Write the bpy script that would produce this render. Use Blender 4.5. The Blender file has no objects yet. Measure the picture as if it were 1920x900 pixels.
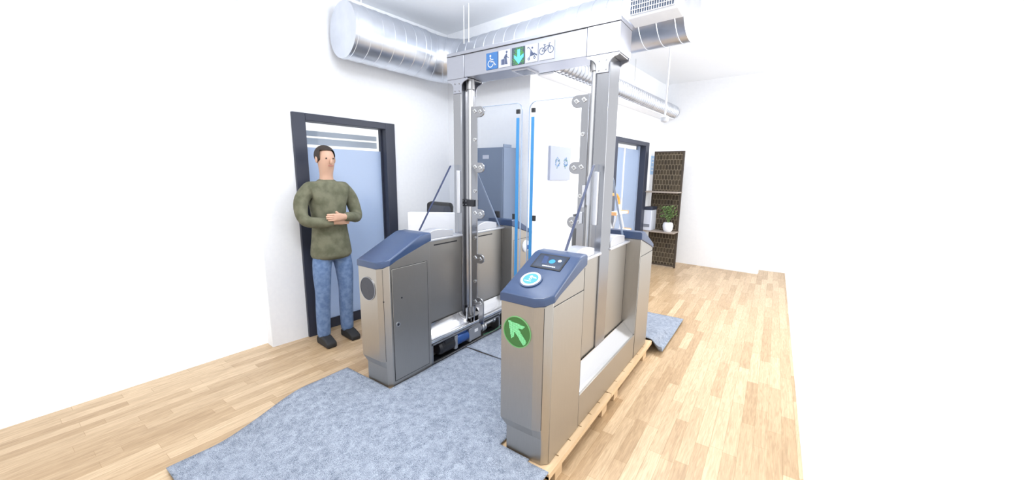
import bpy, bmesh, math, random
from mathutils import Vector, Matrix
random.seed(7)
scene = bpy.context.scene
COL = scene.collection

# ------------------------------------------------------------------ camera
F_PX = 712.05
cam_d = bpy.data.cameras.new('camera'); cam = bpy.data.objects.new('camera', cam_d); COL.objects.link(cam)
YAW, PIT, ROL = -0.59946, -0.17077, 0.014213
fw = Vector((math.sin(YAW)*math.cos(PIT), math.cos(YAW)*math.cos(PIT), math.sin(PIT)))
r0 = Vector((math.cos(YAW), -math.sin(YAW), 0)); u0 = r0.cross(fw)
rr = math.cos(ROL)*r0 + math.sin(ROL)*u0; uu = -math.sin(ROL)*r0 + math.cos(ROL)*u0
M = Matrix((rr, uu, -fw)).transposed().to_4x4(); M.translation = Vector((0.80625, -1.49129, 1.46457))
cam.matrix_world = M
cam_d.sensor_fit = 'HORIZONTAL'; cam_d.sensor_width = 36; cam_d.lens = 36*F_PX/1920; cam_d.clip_start = .05
scene.camera = cam

# ------------------------------------------------------------------ light
scene.view_settings.view_transform = 'Standard'; scene.view_settings.look = 'None'
scene.view_settings.gamma = 1; scene.view_settings.use_curve_mapping = False
scene.view_settings.exposure = 0.32
world = bpy.data.worlds.new('world'); scene.world = world; world.use_nodes = True
bg = world.node_tree.nodes['Background']; bg.inputs[0].default_value = (1, 1, 1, 1); bg.inputs[1].default_value = 1.05

def area_light(name, loc, target, sx, sy, power, colour=(1, 1, 1)):
    d = bpy.data.lights.new(name, 'AREA'); d.shape = 'RECTANGLE'; d.size = sx; d.size_y = sy; d.energy = power; d.color = colour
    o = bpy.data.objects.new(name, d); COL.objects.link(o); o.location = loc
    o.rotation_euler = (Vector(target)-Vector(loc)).to_track_quat('-Z', 'Y').to_euler()
    return o
area_light('window_light', (3.4, 2.6, 1.9), (-1.4, 2.6, 1.2), 4.5, 2.2, 100, (1, .985, .96))
area_light('ceiling_light', (-.3, -.9, 2.98), (-.3, -.9, 0), 1.6, .5, 34, (.93, .96, 1))
area_light('ceiling_light_far', (.2, 3.2, 2.95), (.2, 3.2, 0), 1.6, .5, 55, (.97, .98, 1))

area_light('ceiling_fill', (0, -1.2, 2.35), (-.1, -1.1, 3.1), 1.8, 1.2, 50, (.93, .96, 1)).data.spread = math.radians(125)  # added fill light, out of view, aimed up to brighten the ceiling
area_light('ceiling_fill_rear', (-.95, .35, 2.72), (-1.05, .5, 3.1), 1.2, .6, 26, (.93, .96, 1))  # second unseen fill, added to lift the ceiling further back

# ------------------------------------------------------------------ constants
FZ = -.12                      # room floor; z = 0 is the top of the pallets
W, E, L, P = .2725, .402, 1.861, 1.2105
TH = math.radians(5)           # the room is turned 5 degrees against the gates
EX = Vector((math.cos(TH), -math.sin(TH), 0)); EY = Vector((math.sin(TH), math.cos(TH), 0))
def R(a, b, z=0): return EX*a + EY*b + Vector((0, 0, z))
def toroom(v): v = Vector(v); return (v.dot(EX), v.dot(EY), v.z)

# ------------------------------------------------------------------ materials
def nodes(name):
    m = bpy.data.materials.new(name); m.use_nodes = True
    nt = m.node_tree; return m, nt, nt.nodes['Principled BSDF']
def plain(name, col, rough=.5, metal=0, spec=.5, emit=None, es=0, coat=0):
    m, nt, b = nodes(name)
    b.inputs['Base Color'].default_value = (*col, 1); b.inputs['Roughness'].default_value = rough; b.inputs['Metallic'].default_value = metal
    b.inputs['Specular IOR Level'].default_value = spec; b.inputs['Coat Weight'].default_value = coat
    if emit: b.inputs['Emission Color'].default_value = (*emit, 1); b.inputs['Emission Strength'].default_value = es
    return m
def noisy(name, c1, c2, scale=(1, 1, 1), nscale=10, rough=.5, metal=0, bump=0, detail=4, rvar=0, dist=.01, lo=.35, hi=.65):
    m, nt, b = nodes(name); N = nt.nodes; K = nt.links.new
    tc = N.new('ShaderNodeTexCoord'); mp = N.new('ShaderNodeMapping'); mp.inputs['Scale'].default_value = scale
    K(tc.outputs['Object'], mp.inputs[0])
    n = N.new('ShaderNodeTexNoise'); n.inputs['Scale'].default_value = nscale; n.inputs['Detail'].default_value = detail; K(mp.outputs[0], n.inputs['Vector'])
    r = N.new('ShaderNodeValToRGB'); r.color_ramp.elements[0].position = lo; r.color_ramp.elements[1].position = hi
    r.color_ramp.elements[0].color = (*c1, 1); r.color_ramp.elements[1].color = (*c2, 1)
    K(n.outputs[0], r.inputs[0]); K(r.outputs[0], b.inputs['Base Color'])
    b.inputs['Roughness'].default_value = rough; b.inputs['Metallic'].default_value = metal
    if rvar:
        mr = N.new('ShaderNodeMapRange'); mr.inputs['To Min'].default_value = rough-rvar; mr.inputs['To Max'].default_value = rough+rvar
        K(n.outputs[0], mr.inputs['Value']); K(mr.outputs[0], b.inputs['Roughness'])
    if bump:
        bp = N.new('ShaderNodeBump'); bp.inputs['Strength'].default_value = bump; bp.inputs['Distance'].default_value = dist
        K(n.outputs[0], bp.inputs['Height']); K(bp.outputs[0], b.inputs['Normal'])
    return m
def glass(name, tint, refl=.12, rough=.02):
    m = bpy.data.materials.new(name); m.use_nodes = True; nt = m.node_tree; N = nt.nodes; K = nt.links.new
    N.remove(N['Principled BSDF']); out = N['Material Output']
    t = N.new('ShaderNodeBsdfTransparent'); t.inputs[0].default_value = (*tint, 1)
    g = N.new('ShaderNodeBsdfGlossy'); g.inputs['Roughness'].default_value = rough
    f = N.new('ShaderNodeFresnel'); f.inputs[0].default_value = 1.35
    ge = N.new('ShaderNodeNewGeometry'); inv = N.new('ShaderNodeMath'); inv.operation = 'SUBTRACT'; inv.inputs[0].default_value = 1; K(ge.outputs['Backfacing'], inv.inputs[1])
    mu = N.new('ShaderNodeMath'); mu.operation = 'MULTIPLY'; K(f.outputs[0], mu.inputs[0]); K(inv.outputs[0], mu.inputs[1])
    mx = N.new('ShaderNodeMixShader'); K(mu.outputs[0], mx.inputs[0]); K(t.outputs[0], mx.inputs[1]); K(g.outputs[0], mx.inputs[2]); K(mx.outputs[0], out.inputs[0])
    return m
def frosted(name, col, through=.55):
    m = bpy.data.materials.new(name); m.use_nodes = True; nt = m.node_tree; N = nt.nodes; K = nt.links.new
    N.remove(N['Principled BSDF']); out = N['Material Output']
    d = N.new('ShaderNodeBsdfDiffuse'); d.inputs[0].default_value = (*col, 1)
    t = N.new('ShaderNodeBsdfTranslucent'); t.inputs[0].default_value = (*col, 1)
    mx = N.new('ShaderNodeMixShader'); mx.inputs[0].default_value = through; K(d.outputs[0], mx.inputs[1]); K(t.outputs[0], mx.inputs[2])
    g = N.new('ShaderNodeBsdfGlossy'); g.inputs['Roughness'].default_value = .15
    f = N.new('ShaderNodeFresnel'); f.inputs[0].default_value = 1.4
    m2 = N.new('ShaderNodeMixShader'); K(f.outputs[0], m2.inputs[0]); K(mx.outputs[0], m2.inputs[1]); K(g.outputs[0], m2.inputs[2]); K(m2.outputs[0], out.inputs[0])
    return m

MAT = {}
MAT['steel'] = noisy('brushed steel', (.43, .412, .385), (.45, .432, .405), (1, 1, .03), 420, .40, 1, .015, 2, .03, .0005)
MAT['steel_post'] = noisy('polished steel', (.33, .34, .37), (.345, .355, .385), (1, 1, .03), 420, .22, 1, .012, 2, .03, .0005)
MAT['steel_beam'] = noisy('pale brushed steel', (.43, .45, .52), (.45, .47, .54), (.03, 1, 1), 420, .36, 1, .012, 2, .03, .0005)
MAT['steel_tray'] = plain('bright steel', (.72, .72, .74), .16, 1)
MAT['steel_dark'] = noisy('dull steel', (.30, .30, .31), (.38, .38, .39), (1, 1, .05), 150, .38, 1, .05, 2, .05, .001)
MAT['cover'] = plain('satin aluminium cover', (.60, .61, .65), .35, .55)
MAT['seam'] = plain('panel gap', (.02, .02, .02), .7)
MAT['navy'] = noisy('navy plastic cap', (.024, .051, .124), (.031, .062, .146), (1, 1, 1), 400, .33, 0, .15, 2, .06, .0006)
MAT['navy'].node_tree.nodes['Principled BSDF'].inputs['Specular IOR Level'].default_value = .75
MAT['black'] = plain('black plastic', (.012, .013, .018), .4)
MAT['rubber'] = plain('black rubber', (.02, .02, .022), .7)
MAT['disc'] = plain('dark indicator lens', (.022, .024, .038), .25)
MAT['glass'] = glass('clear glass', (.955, .968, .985))
MAT['wing'] = glass('bluish glass', (.955, .968, .99))
MAT['edge'] = plain('glass edge', (.02, .032, .09), .2)
MAT['pale_edge'] = plain('pale glass edge', (.36, .44, .58), .2)
MAT['strip'] = plain('blue strip', (.035, .22, .50), .5)
MAT['white'] = plain('white plastic', (.82, .83, .86), .4)
MAT['white_paint'] = noisy('white wall paint', (.83, .85, .89), (.85, .87, .905), (1, 1, 1), 30, .85, 0, .02, 3)
MAT['ceiling'] = noisy('white ceiling paint', (.86, .885, .92), (.87, .895, .925), (1, 1, 1), 30, .9)
MAT['frame'] = plain('dark door frame', (.03, .036, .06), .45)
MAT['frost'] = frosted('frosted glass', (.64, .76, .96), .6)
MAT['duct'] = noisy('galvanised duct', (.62, .65, .71), (.70, .73, .79), (1, 1, 1), 5, .3, 1, .02, 3, .05)
MAT['zinc'] = plain('zinc', (.62, .63, .65), .3, 1)
MAT['brown'] = plain('raw board', (.33, .19, .075), .7)
MAT['cabinet'] = plain('slate grey cabinet paint', (.155, .205, .30), .45)
MAT['motor_blue'] = plain('blue motor', (.03, .10, .34), .3, .4)
MAT['alu'] = plain('cast aluminium', (.42, .43, .45), .4, .8)
MAT['pallet'] = noisy('pallet timber', (.50, .34, .19), (.68, .50, .31), (1, .12, 1), 14, .8, 0, .1, 4)
MAT['orange'] = plain('orange plastic', (.70, .30, .06), .5)
MAT['olive'] = noisy('olive jacket cloth', (.10, .105, .065), (.17, .17, .115), (1, 1, 1), 14, .9, 0, .2, 4)
MAT['jeans'] = noisy('blue jeans cloth', (.10, .17, .33), (.17, .26, .45), (1, 1, 1), 25, .9, 0, .2, 4)
MAT['skin'] = plain('skin', (.58, .36, .26), .55)
MAT['hair'] = plain('dark hair', (.03, .02, .015), .6)
MAT['leaf'] = noisy('leaf', (.07, .14, .035), (.17, .27, .09), (1, 1, 1), 20, .6)
MAT['screen'] = plain('screen', (.03, .04, .065), .12, emit=(.10, .13, .2), es=.25)
MAT['lit_blue'] = plain('lit blue', (.02, .16, .35), .3, emit=(.03, .35, .75), es=.6)
MAT['lit_white'] = plain('lit white', (.8, .8, .8), .4, emit=(.75, .85, 1), es=.6)
MAT['reader_blue'] = plain('reader blue', (.05, .30, .52), .3)
MAT['green_lens'] = plain('green lens', (.03, .10, .03), .25, emit=(.05, .24, .05), es=.22)
MAT['green_arrow'] = plain('green arrow field', (.05, .22, .07), .4, emit=(.07, .42, .12), es=.35)
MAT['green_led'] = plain('green led', (.3, .7, .4), .4, emit=(.33, .78, .48), es=.85)
MAT['green_rim'] = plain('green rim', (.12, .3, .12), .3, emit=(.1, .35, .1), es=.3)
MAT['sign_blue'] = plain('sign blue', (.060, .155, .36), .8, spec=.1)
MAT['sign_white'] = plain('sign white', (.50, .53, .62), .8, spec=.1)
MAT['sign_grey'] = plain('pictogram grey', (.085, .105, .175), .8, spec=.1)
MAT['sign_dark'] = plain('led sign dark', (.07, .09, .12), .8, spec=.1)
MAT['sign_green'] = plain('led sign green', (.07, .3, .05), .4, emit=(.06, .34, .05), es=.35)
MAT['sign_cyan'] = plain('led sign arrow', (.07, .35, .6), .4, emit=(.12, .50, .9), es=.42)

def floor_mat():
    m, nt, b = nodes('oak strip parquet'); N = nt.nodes; K = nt.links.new
    tc = N.new('ShaderNodeTexCoord'); mp = N.new('ShaderNodeMapping'); mp.inputs['Rotation'].default_value = (0, 0, math.pi/2)
    K(tc.outputs['Object'], mp.inputs[0])
    br = N.new('ShaderNodeTexBrick'); br.offset = .37; br.offset_frequency = 2; br.squash = .7; br.squash_frequency = 3
    br.inputs['Scale'].default_value = 1; br.inputs['Brick Width'].default_value = .62; br.inputs['Row Height'].default_value = .072
    br.inputs['Mortar Size'].default_value = .0009; br.inputs['Mortar Smooth'].default_value = .2; br.inputs['Bias'].default_value = 0
    br.inputs['Color1'].default_value = (.43, .295, .17, 1); br.inputs['Color2'].default_value = (.63, .475, .315, 1); br.inputs['Mortar'].default_value = (.34, .22, .11, 1)
    K(mp.outputs[0], br.inputs['Vector'])
    m2 = N.new('ShaderNodeMapping'); m2.inputs['Scale'].default_value = (14, 1.1, 1); K(tc.outputs['Object'], m2.inputs[0])
    n = N.new('ShaderNodeTexNoise'); n.inputs['Scale'].default_value = 6; n.inputs['Detail'].default_value = 6; n.inputs['Distortion'].default_value = 1.2; K(m2.outputs[0], n.inputs['Vector'])
    rp = N.new('ShaderNodeValToRGB'); rp.color_ramp.elements[0].color = (.78, .74, .68, 1); rp.color_ramp.elements[1].color = (1.12, 1.12, 1.1, 1)
    rp.color_ramp.elements[0].position = .3; rp.color_ramp.elements[1].position = .7; K(n.outputs[0], rp.inputs[0])
    mx = N.new('ShaderNodeMix'); mx.data_type = 'RGBA'; mx.blend_type = 'MULTIPLY'; mx.inputs[0].default_value = 1
    K(br.outputs[0], mx.inputs[6]); K(rp.outputs[0], mx.inputs[7]); K(mx.outputs[2], b.inputs['Base Color'])
    b.inputs['Roughness'].default_value = .38
    return m
MAT['floor'] = floor_mat()
def carpet_mat():
    m, nt, b = nodes('blue grey needle felt carpet'); N = nt.nodes; K = nt.links.new
    tc = N.new('ShaderNodeTexCoord')
    n1 = N.new('ShaderNodeTexNoise'); n1.inputs['Scale'].default_value = 24; n1.inputs['Detail'].default_value = 8; n1.inputs['Roughness'].default_value = .75; K(tc.outputs['Object'], n1.inputs['Vector'])
    n2 = N.new('ShaderNodeTexNoise'); n2.inputs['Scale'].default_value = 330; n2.inputs['Detail'].default_value = 2; K(tc.outputs['Object'], n2.inputs['Vector'])
    ad = N.new('ShaderNodeMath'); ad.operation = 'MULTIPLY_ADD'; ad.inputs[1].default_value = .6; K(n1.outputs[0], ad.inputs[0]); K(n2.outputs[0], ad.inputs[2])
    r = N.new('ShaderNodeValToRGB'); r.color_ramp.elements[0].position = .62; r.color_ramp.elements[1].position = .98
    r.color_ramp.elements[0].color = (.105, .130, .175, 1); r.color_ramp.elements[1].color = (.42, .465, .55, 1)
    K(ad.outputs[0], r.inputs[0]); K(r.outputs[0], b.inputs['Base Color']); b.inputs['Roughness'].default_value = .95; b.inputs['Specular IOR Level'].default_value = .1
    bp = N.new('ShaderNodeBump'); bp.inputs['Strength'].default_value = .5; bp.inputs['Distance'].default_value = .003; K(n2.outputs[0], bp.inputs['Height']); K(bp.outputs[0], b.inputs['Normal'])
    return m
MAT['carpet'] = carpet_mat()
def weave_mat():
    m, nt, b = nodes('woven paper cord'); N = nt.nodes; K = nt.links.new
    tc = N.new('ShaderNodeTexCoord'); mp = N.new('ShaderNodeMapping'); mp.inputs['Rotation'].default_value = (math.pi/2, 0, 0); K(tc.outputs['Object'], mp.inputs[0])
    br = N.new('ShaderNodeTexBrick'); br.offset = .5; br.inputs['Scale'].default_value = 1; br.inputs['Brick Width'].default_value = .052; br.inputs['Row Height'].default_value = .085
    br.inputs['Mortar Size'].default_value = .0042; br.inputs['Mortar Smooth'].default_value = .3
    br.inputs['Color1'].default_value = (.055, .040, .024, 1); br.inputs['Color2'].default_value = (.10, .075, .045, 1); br.inputs['Mortar'].default_value = (.33, .27, .19, 1)
    K(mp.outputs[0], br.inputs['Vector'])
    w = N.new('ShaderNodeTexNoise'); w.inputs['Scale'].default_value = 90; K(tc.outputs['Object'], w.inputs['Vector'])
    mx = N.new('ShaderNodeMix'); mx.data_type = 'RGBA'; mx.blend_type = 'MULTIPLY'; mx.inputs[0].default_value = .8
    K(br.outputs[0], mx.inputs[6]); K(w.outputs[0], mx.inputs[7]); K(mx.outputs[2], b.inputs['Base Color']); b.inputs['Roughness'].default_value = .85
    return m
MAT['weave'] = weave_mat()

# ------------------------------------------------------------------ mesh helpers
class MB:
    def __init__(s): s.bm = bmesh.new()
    def box(s, x0, x1, y0, y1, z0, z1):
        v = [s.bm.verts.new((x, y, z)) for x in (x0, x1) for y in (y0, y1) for z in (z0, z1)]
        for f in ((0, 1, 3, 2), (4, 6, 7, 5), (0, 4, 5, 1), (2, 3, 7, 6), (0, 2, 6, 4), (1, 5, 7, 3)): s.bm.faces.new([v[i] for i in f])
        return s
    def prism(s, poly, axis, a0, a1):
        def pt(u, v, a): return (a, u, v) if axis == 'x' else (u, a, v) if axis == 'y' else (u, v, a)
        A = [s.bm.verts.new(pt(u, v, a0)) for u, v in poly]; B = [s.bm.verts.new(pt(u, v, a1)) for u, v in poly]
        s.bm.faces.new(A); s.bm.faces.new(B[::-1]); n = len(poly)
        for i in range(n): s.bm.faces.new((A[i], A[(i+1) % n], B[(i+1) % n], B[i]))
        return s
    def sweep(s, pts, rad, seg=20, cap=True, flat=None):
        pts = [Vector(p) for p in pts]; rad = rad if isinstance(rad, (list, tuple)) else [rad]*len(pts)
        rings = []; prev = None
        for i, p in enumerate(pts):
            t = (pts[min(i+1, len(pts)-1)]-pts[max(i-1, 0)]).normalized()
            if prev is None:
                a = Vector((0, 0, 1)) if abs(t.z) < .9 else Vector((1, 0, 0)); n = t.cross(a).normalized()
            else: n = (prev - t*prev.dot(t)).normalized()
            prev = n; b = t.cross(n)
            rings.append([s.bm.verts.new(p + (n*math.cos(2*math.pi*k/seg) + b*math.sin(2*math.pi*k/seg))*rad[i]) for k in range(seg)])
        for a, b in zip(rings, rings[1:]):
            for k in range(seg): s.bm.faces.new((a[k], a[(k+1) % seg], b[(k+1) % seg], b[k]))
        if cap: s.bm.faces.new(rings[0][::-1]); s.bm.faces.new(rings[-1])
        return s
    def cyl(s, p0, p1, r, seg=20, r2=None): return s.sweep([p0, p1], [r, r if r2 is None else r2], seg)
    def grid(s, fn, nu, nv):
        V = [[s.bm.verts.new(fn(i/nu, j/nv)) for j in range(nv+1)] for i in range(nu+1)]
        for i in range(nu):
            for j in range(nv): s.bm.faces.new((V[i][j], V[i+1][j], V[i+1][j+1], V[i][j+1]))
        return s
    def ball(s, c, r, sc=(1, 1, 1), seg=16):
        mt = Matrix.Translation(c) @ Matrix.Diagonal((*sc, 1))
        bmesh.ops.create_uvsphere(s.bm, u_segments=seg, v_segments=seg//2+2, radius=r, matrix=mt); return s
    def build(s, name, mat, parent=None, bevel=0, seg=2, angle=32, recalc=True):
        if recalc: bmesh.ops.recalc_face_normals(s.bm, faces=s.bm.faces)
        for f in s.bm.faces: f.smooth = True
        for e in s.bm.edges:
            if len(e.link_faces) == 2 and e.calc_face_angle(0) > math.radians(angle): e.smooth = False
        me = bpy.data.meshes.new(name); s.bm.to_mesh(me); s.bm.free()
        me.materials.append(mat if not isinstance(mat, str) else MAT[mat])
        o = bpy.data.objects.new(name, me); COL.objects.link(o)
        if parent: o.parent = parent
        if bevel:
            b = o.modifiers.new('bevel', 'BEVEL'); b.width = bevel; b.segments = seg; b.limit_method = 'ANGLE'; b.angle_limit = math.radians(30)
        return o
def tag(o, label=None, cat=None, group=None, kind=None):
    for k, v in (('label', label), ('category', cat), ('group', group), ('kind', kind)):
        if v: o[k] = v
    return o
def thing(name, label, cat, loc=(0, 0, 0), rotz=0, group=None):
    o = bpy.data.objects.new(name, None); COL.objects.link(o); o.location = loc; o.rotation_euler = (0, 0, rotz); o.empty_display_size = .1
    return tag(o, label, cat, group)
def struct(name, mb, mat, rot=False, bevel=0):
    o = mb.build(name, mat, bevel=bevel); o['kind'] = 'structure'
    if rot: o.rotation_euler = (0, 0, -TH)
    return o
def copy_tree(o, parent=None):
    c = o.copy(); COL.objects.link(c)
    if parent: c.parent = parent
    for ch in list(o.children): copy_tree(ch, c)
    return c
def arc(cx, cy, r, a0, a1, n): return [(cx+r*math.cos(math.radians(a0+(a1-a0)*i/n)), cy+r*math.sin(math.radians(a0+(a1-a0)*i/n))) for i in range(n+1)]

# ------------------------------------------------------------------ the setting
A, B, C, CEIL = -2.80, 1.86, -1.54, 3.10
struct('floor', MB().box(-2.95, 1.1, -5.0, 6.3, FZ-.05, FZ), 'floor')
struct('ceiling', MB().box(-2.92, 1.3, -1.2, 6.1, CEIL, CEIL+.1), 'ceiling', True)
# left wall with the door opening
D1 = (.03, 1.066, 1.985)
mb = MB().box(A-.12, A, D1[1], B+.12, FZ, CEIL).box(A-.12, A, D1[0], D1[1], D1[2], CEIL).box(A-.12, A, -.28, D1[0], FZ, CEIL)
struct('wall_left', mb, 'white_paint', True)
struct('wall_back', MB().box(A, C, B, B+.12, FZ, CEIL), 'white_paint', True)
D2 = (3.80, 5.20, 2.03)
mb = MB().box(C-.12, C, B+.12, D2[0], FZ, CEIL).box(C-.12, C, D2[1], 5.95, FZ, CEIL).box(C-.12, C, D2[0], D2[1], D2[2], CEIL)
struct('wall_right', mb, 'white_paint', True)
struct('wall_far', MB().box(C-.12, .2, 5.95, 6.07, FZ, CEIL), 'white_paint', True)
struct('trim_1', MB().box(C, 1.2, B, B+.12, 2.86, CEIL), 'white_paint', True)
struct('baseboard_left', MB().box(A, A+.012, D1[1], B, FZ, FZ+.07), 'white', True)
struct('baseboard_right', MB().box(C, C+.012, B+.12, D2[0], FZ, FZ+.07).box(C, C+.012, D2[1], 5.94, FZ, FZ+.07), 'white', True)

def door(name, x, y0, y1, zt, jw, dep, frost_top, leaf):
    root = bpy.data.objects.new(name, None); COL.objects.link(root); root.rotation_euler = (0, 0, -TH); root['kind'] = 'structure'
    m = MB().box(x-.12, x+dep, y0, y0+jw, FZ, zt).box(x-.12, x+dep, y1-jw, y1, FZ, zt).box(x-.12, x+dep, y0+jw, y1-jw, zt-.065, zt)
    m.build('door_frame', 'frame', root, bevel=.004)
    xi = x-.07
    m = MB().box(xi-.02, xi+.02, y0+jw, y0+jw+leaf, FZ, zt-.065).box(xi-.02, xi+.02, y1-jw-leaf, y1-jw, FZ, zt-.065).box(xi-.02, xi+.02, y0+jw+leaf, y1-jw-leaf, FZ, FZ+.1)
    m.build('door_leaf', 'frost' if leaf > .02 else 'frame', root)
    MB().box(xi-.006, xi+.006, y0+jw+leaf, y1-jw-leaf, FZ+.1, frost_top).build('frosted_pane', 'frost', root)
    MB().box(xi-.006, xi+.006, y0+jw+leaf, y1-jw-leaf, frost_top, zt-.065).build('clear_pane', 'glass', root)
    return root, xi
d1, xi = door('door_1', A, D1[0], D1[1], D1[2], .112, .03, 1.69, .015)
MB().box(xi-.30, xi-.27, D1[0], D1[1], 1.735, 1.80).box(xi-.30, xi-.27, D1[0], D1[1], 1.82, 1.87).build('blind_slat', plain('grey blind', (.42, .47, .53), .6), d1)
h = MB().cyl((xi+.02, .24, .93), (xi+.06, .24, .93), .012, 12).cyl((xi+.06, .24, .93), (xi+.06, .36, .93), .011, 12).build('door_handle', 'zinc', d1)
d2, xi = door('door_2', C, D2[0], D2[1], D2[2], .15, .05, 1.90, .03)
MB().box(xi-.5, xi-.48, D2[0], D2[1], .70, .82).build('blind_slat', plain('teal strip', (.30, .45, .58), .6), d2)
MB().box(xi+.007, xi+.015, 4.42, 4.46, FZ+.1, 1.9).build('glazing_bar', 'white', d2)

# ------------------------------------------------------------------ ducts
def ring_on(mb, p, t, r, wdt=.007, h=.004, seg=40):
    t = Vector(t).normalized(); p = Vector(p)
    mb.sweep([p-t*wdt, p-t*wdt*.4, p+t*wdt*.4, p+t*wdt], [r-.001, r+h, r+h, r-.001], seg, cap=False)
root = thing('ventilation_duct', 'wide shiny spiral duct running along left wall and turning under the ceiling', 'duct', R(-2.526, 1.6, 2.4), -TH)
def loc(root, v):
    return root.matrix_basis.inverted() @ Vector(v)
bx, by = -2.526, 1.6
r1, r2, z1, z2 = .234, .2185, 2.70, 2.63
lp = lambda a, b, z: Vector((a-bx, b-by, z-2.4))
m = MB(); m.sweep([lp(-2.526, .41, z1), lp(-2.526, 1.22, z1)], r1, 48)
y = .44
while y < 1.2: ring_on(m, lp(-2.526, y, z1), (0, 1, 0), r1); y += .118
m.build('duct_section', 'duct', root)
m = MB(); pts = []; rad = []
for i in range(13):
    a = math.radians(90*i/12); pts.append(lp(-2.526+.38*(1-math.cos(a)), 1.22+.38*math.sin(a), z1+(z2-z1)*i/12)); rad.append(r1+(r2-r1)*i/12)
m.sweep(pts, rad, 48)
for i in (0, 3, 6, 9, 12):
    t = pts[min(i+1, 12)]-pts[max(i-1, 0)]; ring_on(m, pts[i], t, rad[i])
m.build('duct_elbow', 'duct', root)
m = MB(); m.sweep([lp(-2.146, 1.6, z2), lp(.06, 1.6, z2)], r2, 48)
x = -2.0
while x < .04: ring_on(m, lp(x, 1.6, z2), (1, 0, 0), r2); x += .125
m.build('duct_section', 'duct', root)
for x, y, zz in ((-2.05, 1.42, z2+.1), (-1.98, 1.42, z2+.1), (-.9, 1.6, z2+r2-.01), (-.1, 1.6, z2+r2-.01), (-2.526, .6, z1+r1-.01)):
    MB().cyl(lp(x, y, zz), lp(x, y, CEIL), .004, 8).build('hanger_wire', 'white', root)

root = thing('ventilation_duct', 'slim spiral duct high on the wall beyond the right post', 'duct', R(-1.37, 3.9, 2.4), -TH)
m = MB(); lq = lambda a, b, z: Vector((a+1.37, b-3.9, z-2.4)); m.sweep([lq(-1.37, 2.0, 2.61), lq(-1.37, 5.94, 2.61)], .105, 32)
y = 2.04
while y < 5.9: ring_on(m, lq(-1.37, y, 2.61), (0, 1, 0), .105, .012, .009, 32); y += .075
m.build('duct_pipe', 'duct', root)
MB().box(-.165, .02, -1.9, 2.04, .085, .10).build('cable_tray', 'white', root)
for y in (2.6, 4.1, 5.55): MB().sweep([lq(-1.37, y, z) for z in (2.70, 2.76, 2.765, CEIL)], [.011, .011, .005, .005], 8).build('hanger_wire', 'zinc', root)

# air vent box on the duct
root = thing('air_vent', 'white air vent box with wire grille on the duct above the right post', 'vent', R(-.25, 1.28, 2.5), -TH)
x0, x1, zb, zt = -.018, .31, .03, .20
MB().prism([(0, zb), (0, zt), (.12, zt), (.13, .012)], 'x', x0, x1).build('vent_box', 'white_paint', root, bevel=.003)
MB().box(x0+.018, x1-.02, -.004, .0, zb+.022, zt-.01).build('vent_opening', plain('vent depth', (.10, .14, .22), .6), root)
m = MB(); nx = 18
for i in range(nx+1): xx = x0+.016+(x1-x0-.036)*i/nx; m.box(xx-.0018, xx+.0018, -.012, -.005, zb+.018, zt-.008)
for j in range(6): zz = zb+.02+(zt-zb-.03)*j/5; m.box(x0+.014, x1-.018, -.014, -.008, zz-.0018, zz+.0018)
m.build('grille', 'white', root)

# pendant lamp at the right edge
root = thing('pendant_lamp', 'white pendant lamp on a thin rod in front of the far duct', 'lamp', R(-.372, 2.5, 1.99), -TH)
MB().cyl((0, 0, .06), (0, 0, CEIL-1.99), .009, 12).build('rod', 'white', root)
MB().sweep([(0, 0, 0), (0, 0, .01), (0, 0, .045), (0, 0, .06)], [.026, .036, .042, .02], 24).build('lamp_shade', plain('lamp body', (.6, .62, .66), .4), root)

# ------------------------------------------------------------------ pallets
def pallet(label, y0, y1, blocks):
    root = thing('pallet', label, 'pallet', (-.72, (y0+y1)/2, FZ), group='pallets under the gates')
    yc = (y0+y1)/2; l = lambda y: y-yc
    m = MB()
    for xa, xb in ((.72-.075, .756), (.36, .46), (-.02, .08), (-.40, -.30), (-.74, -.62)): m.box(xa, xb, l(y0), l(y1), .09, .105)
    n = 6; wv = (y1-y0)/n
    for i in range(n): m.box(-.74, .756, l(y0)+i*wv+.004, l(y0)+(i+1)*wv-.004, .105, .119)
    m.box(.735, .757, l(y0), l(y1), .088, .1195)
    m.build('deck', 'pallet', root)
    for yb0, yb1 in blocks:
        for xa in (.64, .36, -.02, -.40, -.72): MB().box(xa, xa+.10, l(yb0), l(yb1), 0, .09).build('block', 'pallet', root, bevel=.002)
    return root
pallet('wooden pallet under the front half of the gates, showing blocks below the right gate', -.012, .862, ((.09, .17), (.745, .835)))
pallet('wooden pallet under the rear half of the gates, reaching to the folded carpet', .868, 1.90, ((.975, 1.055), (1.70, 1.80)))

# ------------------------------------------------------------------ carpets
def sm(t): t = max(0, min(1, t)); return t*t*(3-2*t)
def carpet(name, label, rects, zf, step=.03):
    m = MB(); bm = m.bm; vd = {}
    def v(x, y):
        k = (round(x, 4), round(y, 4))
        if k not in vd: vd[k] = bm.verts.new((x, y, zf(x, y)))
        return vd[k]
    xs = sorted({r[i] for r in rects for i in (0, 1)}); ys = sorted({r[i] for r in rects for i in (2, 3)})
    def fill(c):
        out = []
        for a, b in zip(c, c[1:]):
            n = max(1, int(round((b-a)/step))); out += [a+(b-a)*i/n for i in range(n)]
        return out+[c[-1]]
    X, Y = fill(xs), fill(ys)
    for xa, xb in zip(X, X[1:]):
        for ya, yb in zip(Y, Y[1:]):
            cx, cy = (xa+xb)/2, (ya+yb)/2
            if any(r[0] < cx < r[1] and r[2] < cy < r[3] for r in rects): bm.faces.new((v(xa, ya), v(xb, ya), v(xb, yb), v(xa, yb)))
    o = m.build(name, 'carpet', angle=80)
    s = o.modifiers.new('thickness', 'SOLIDIFY'); s.thickness = .007; s.offset = -1
    return tag(o, label, 'carpet')
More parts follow.
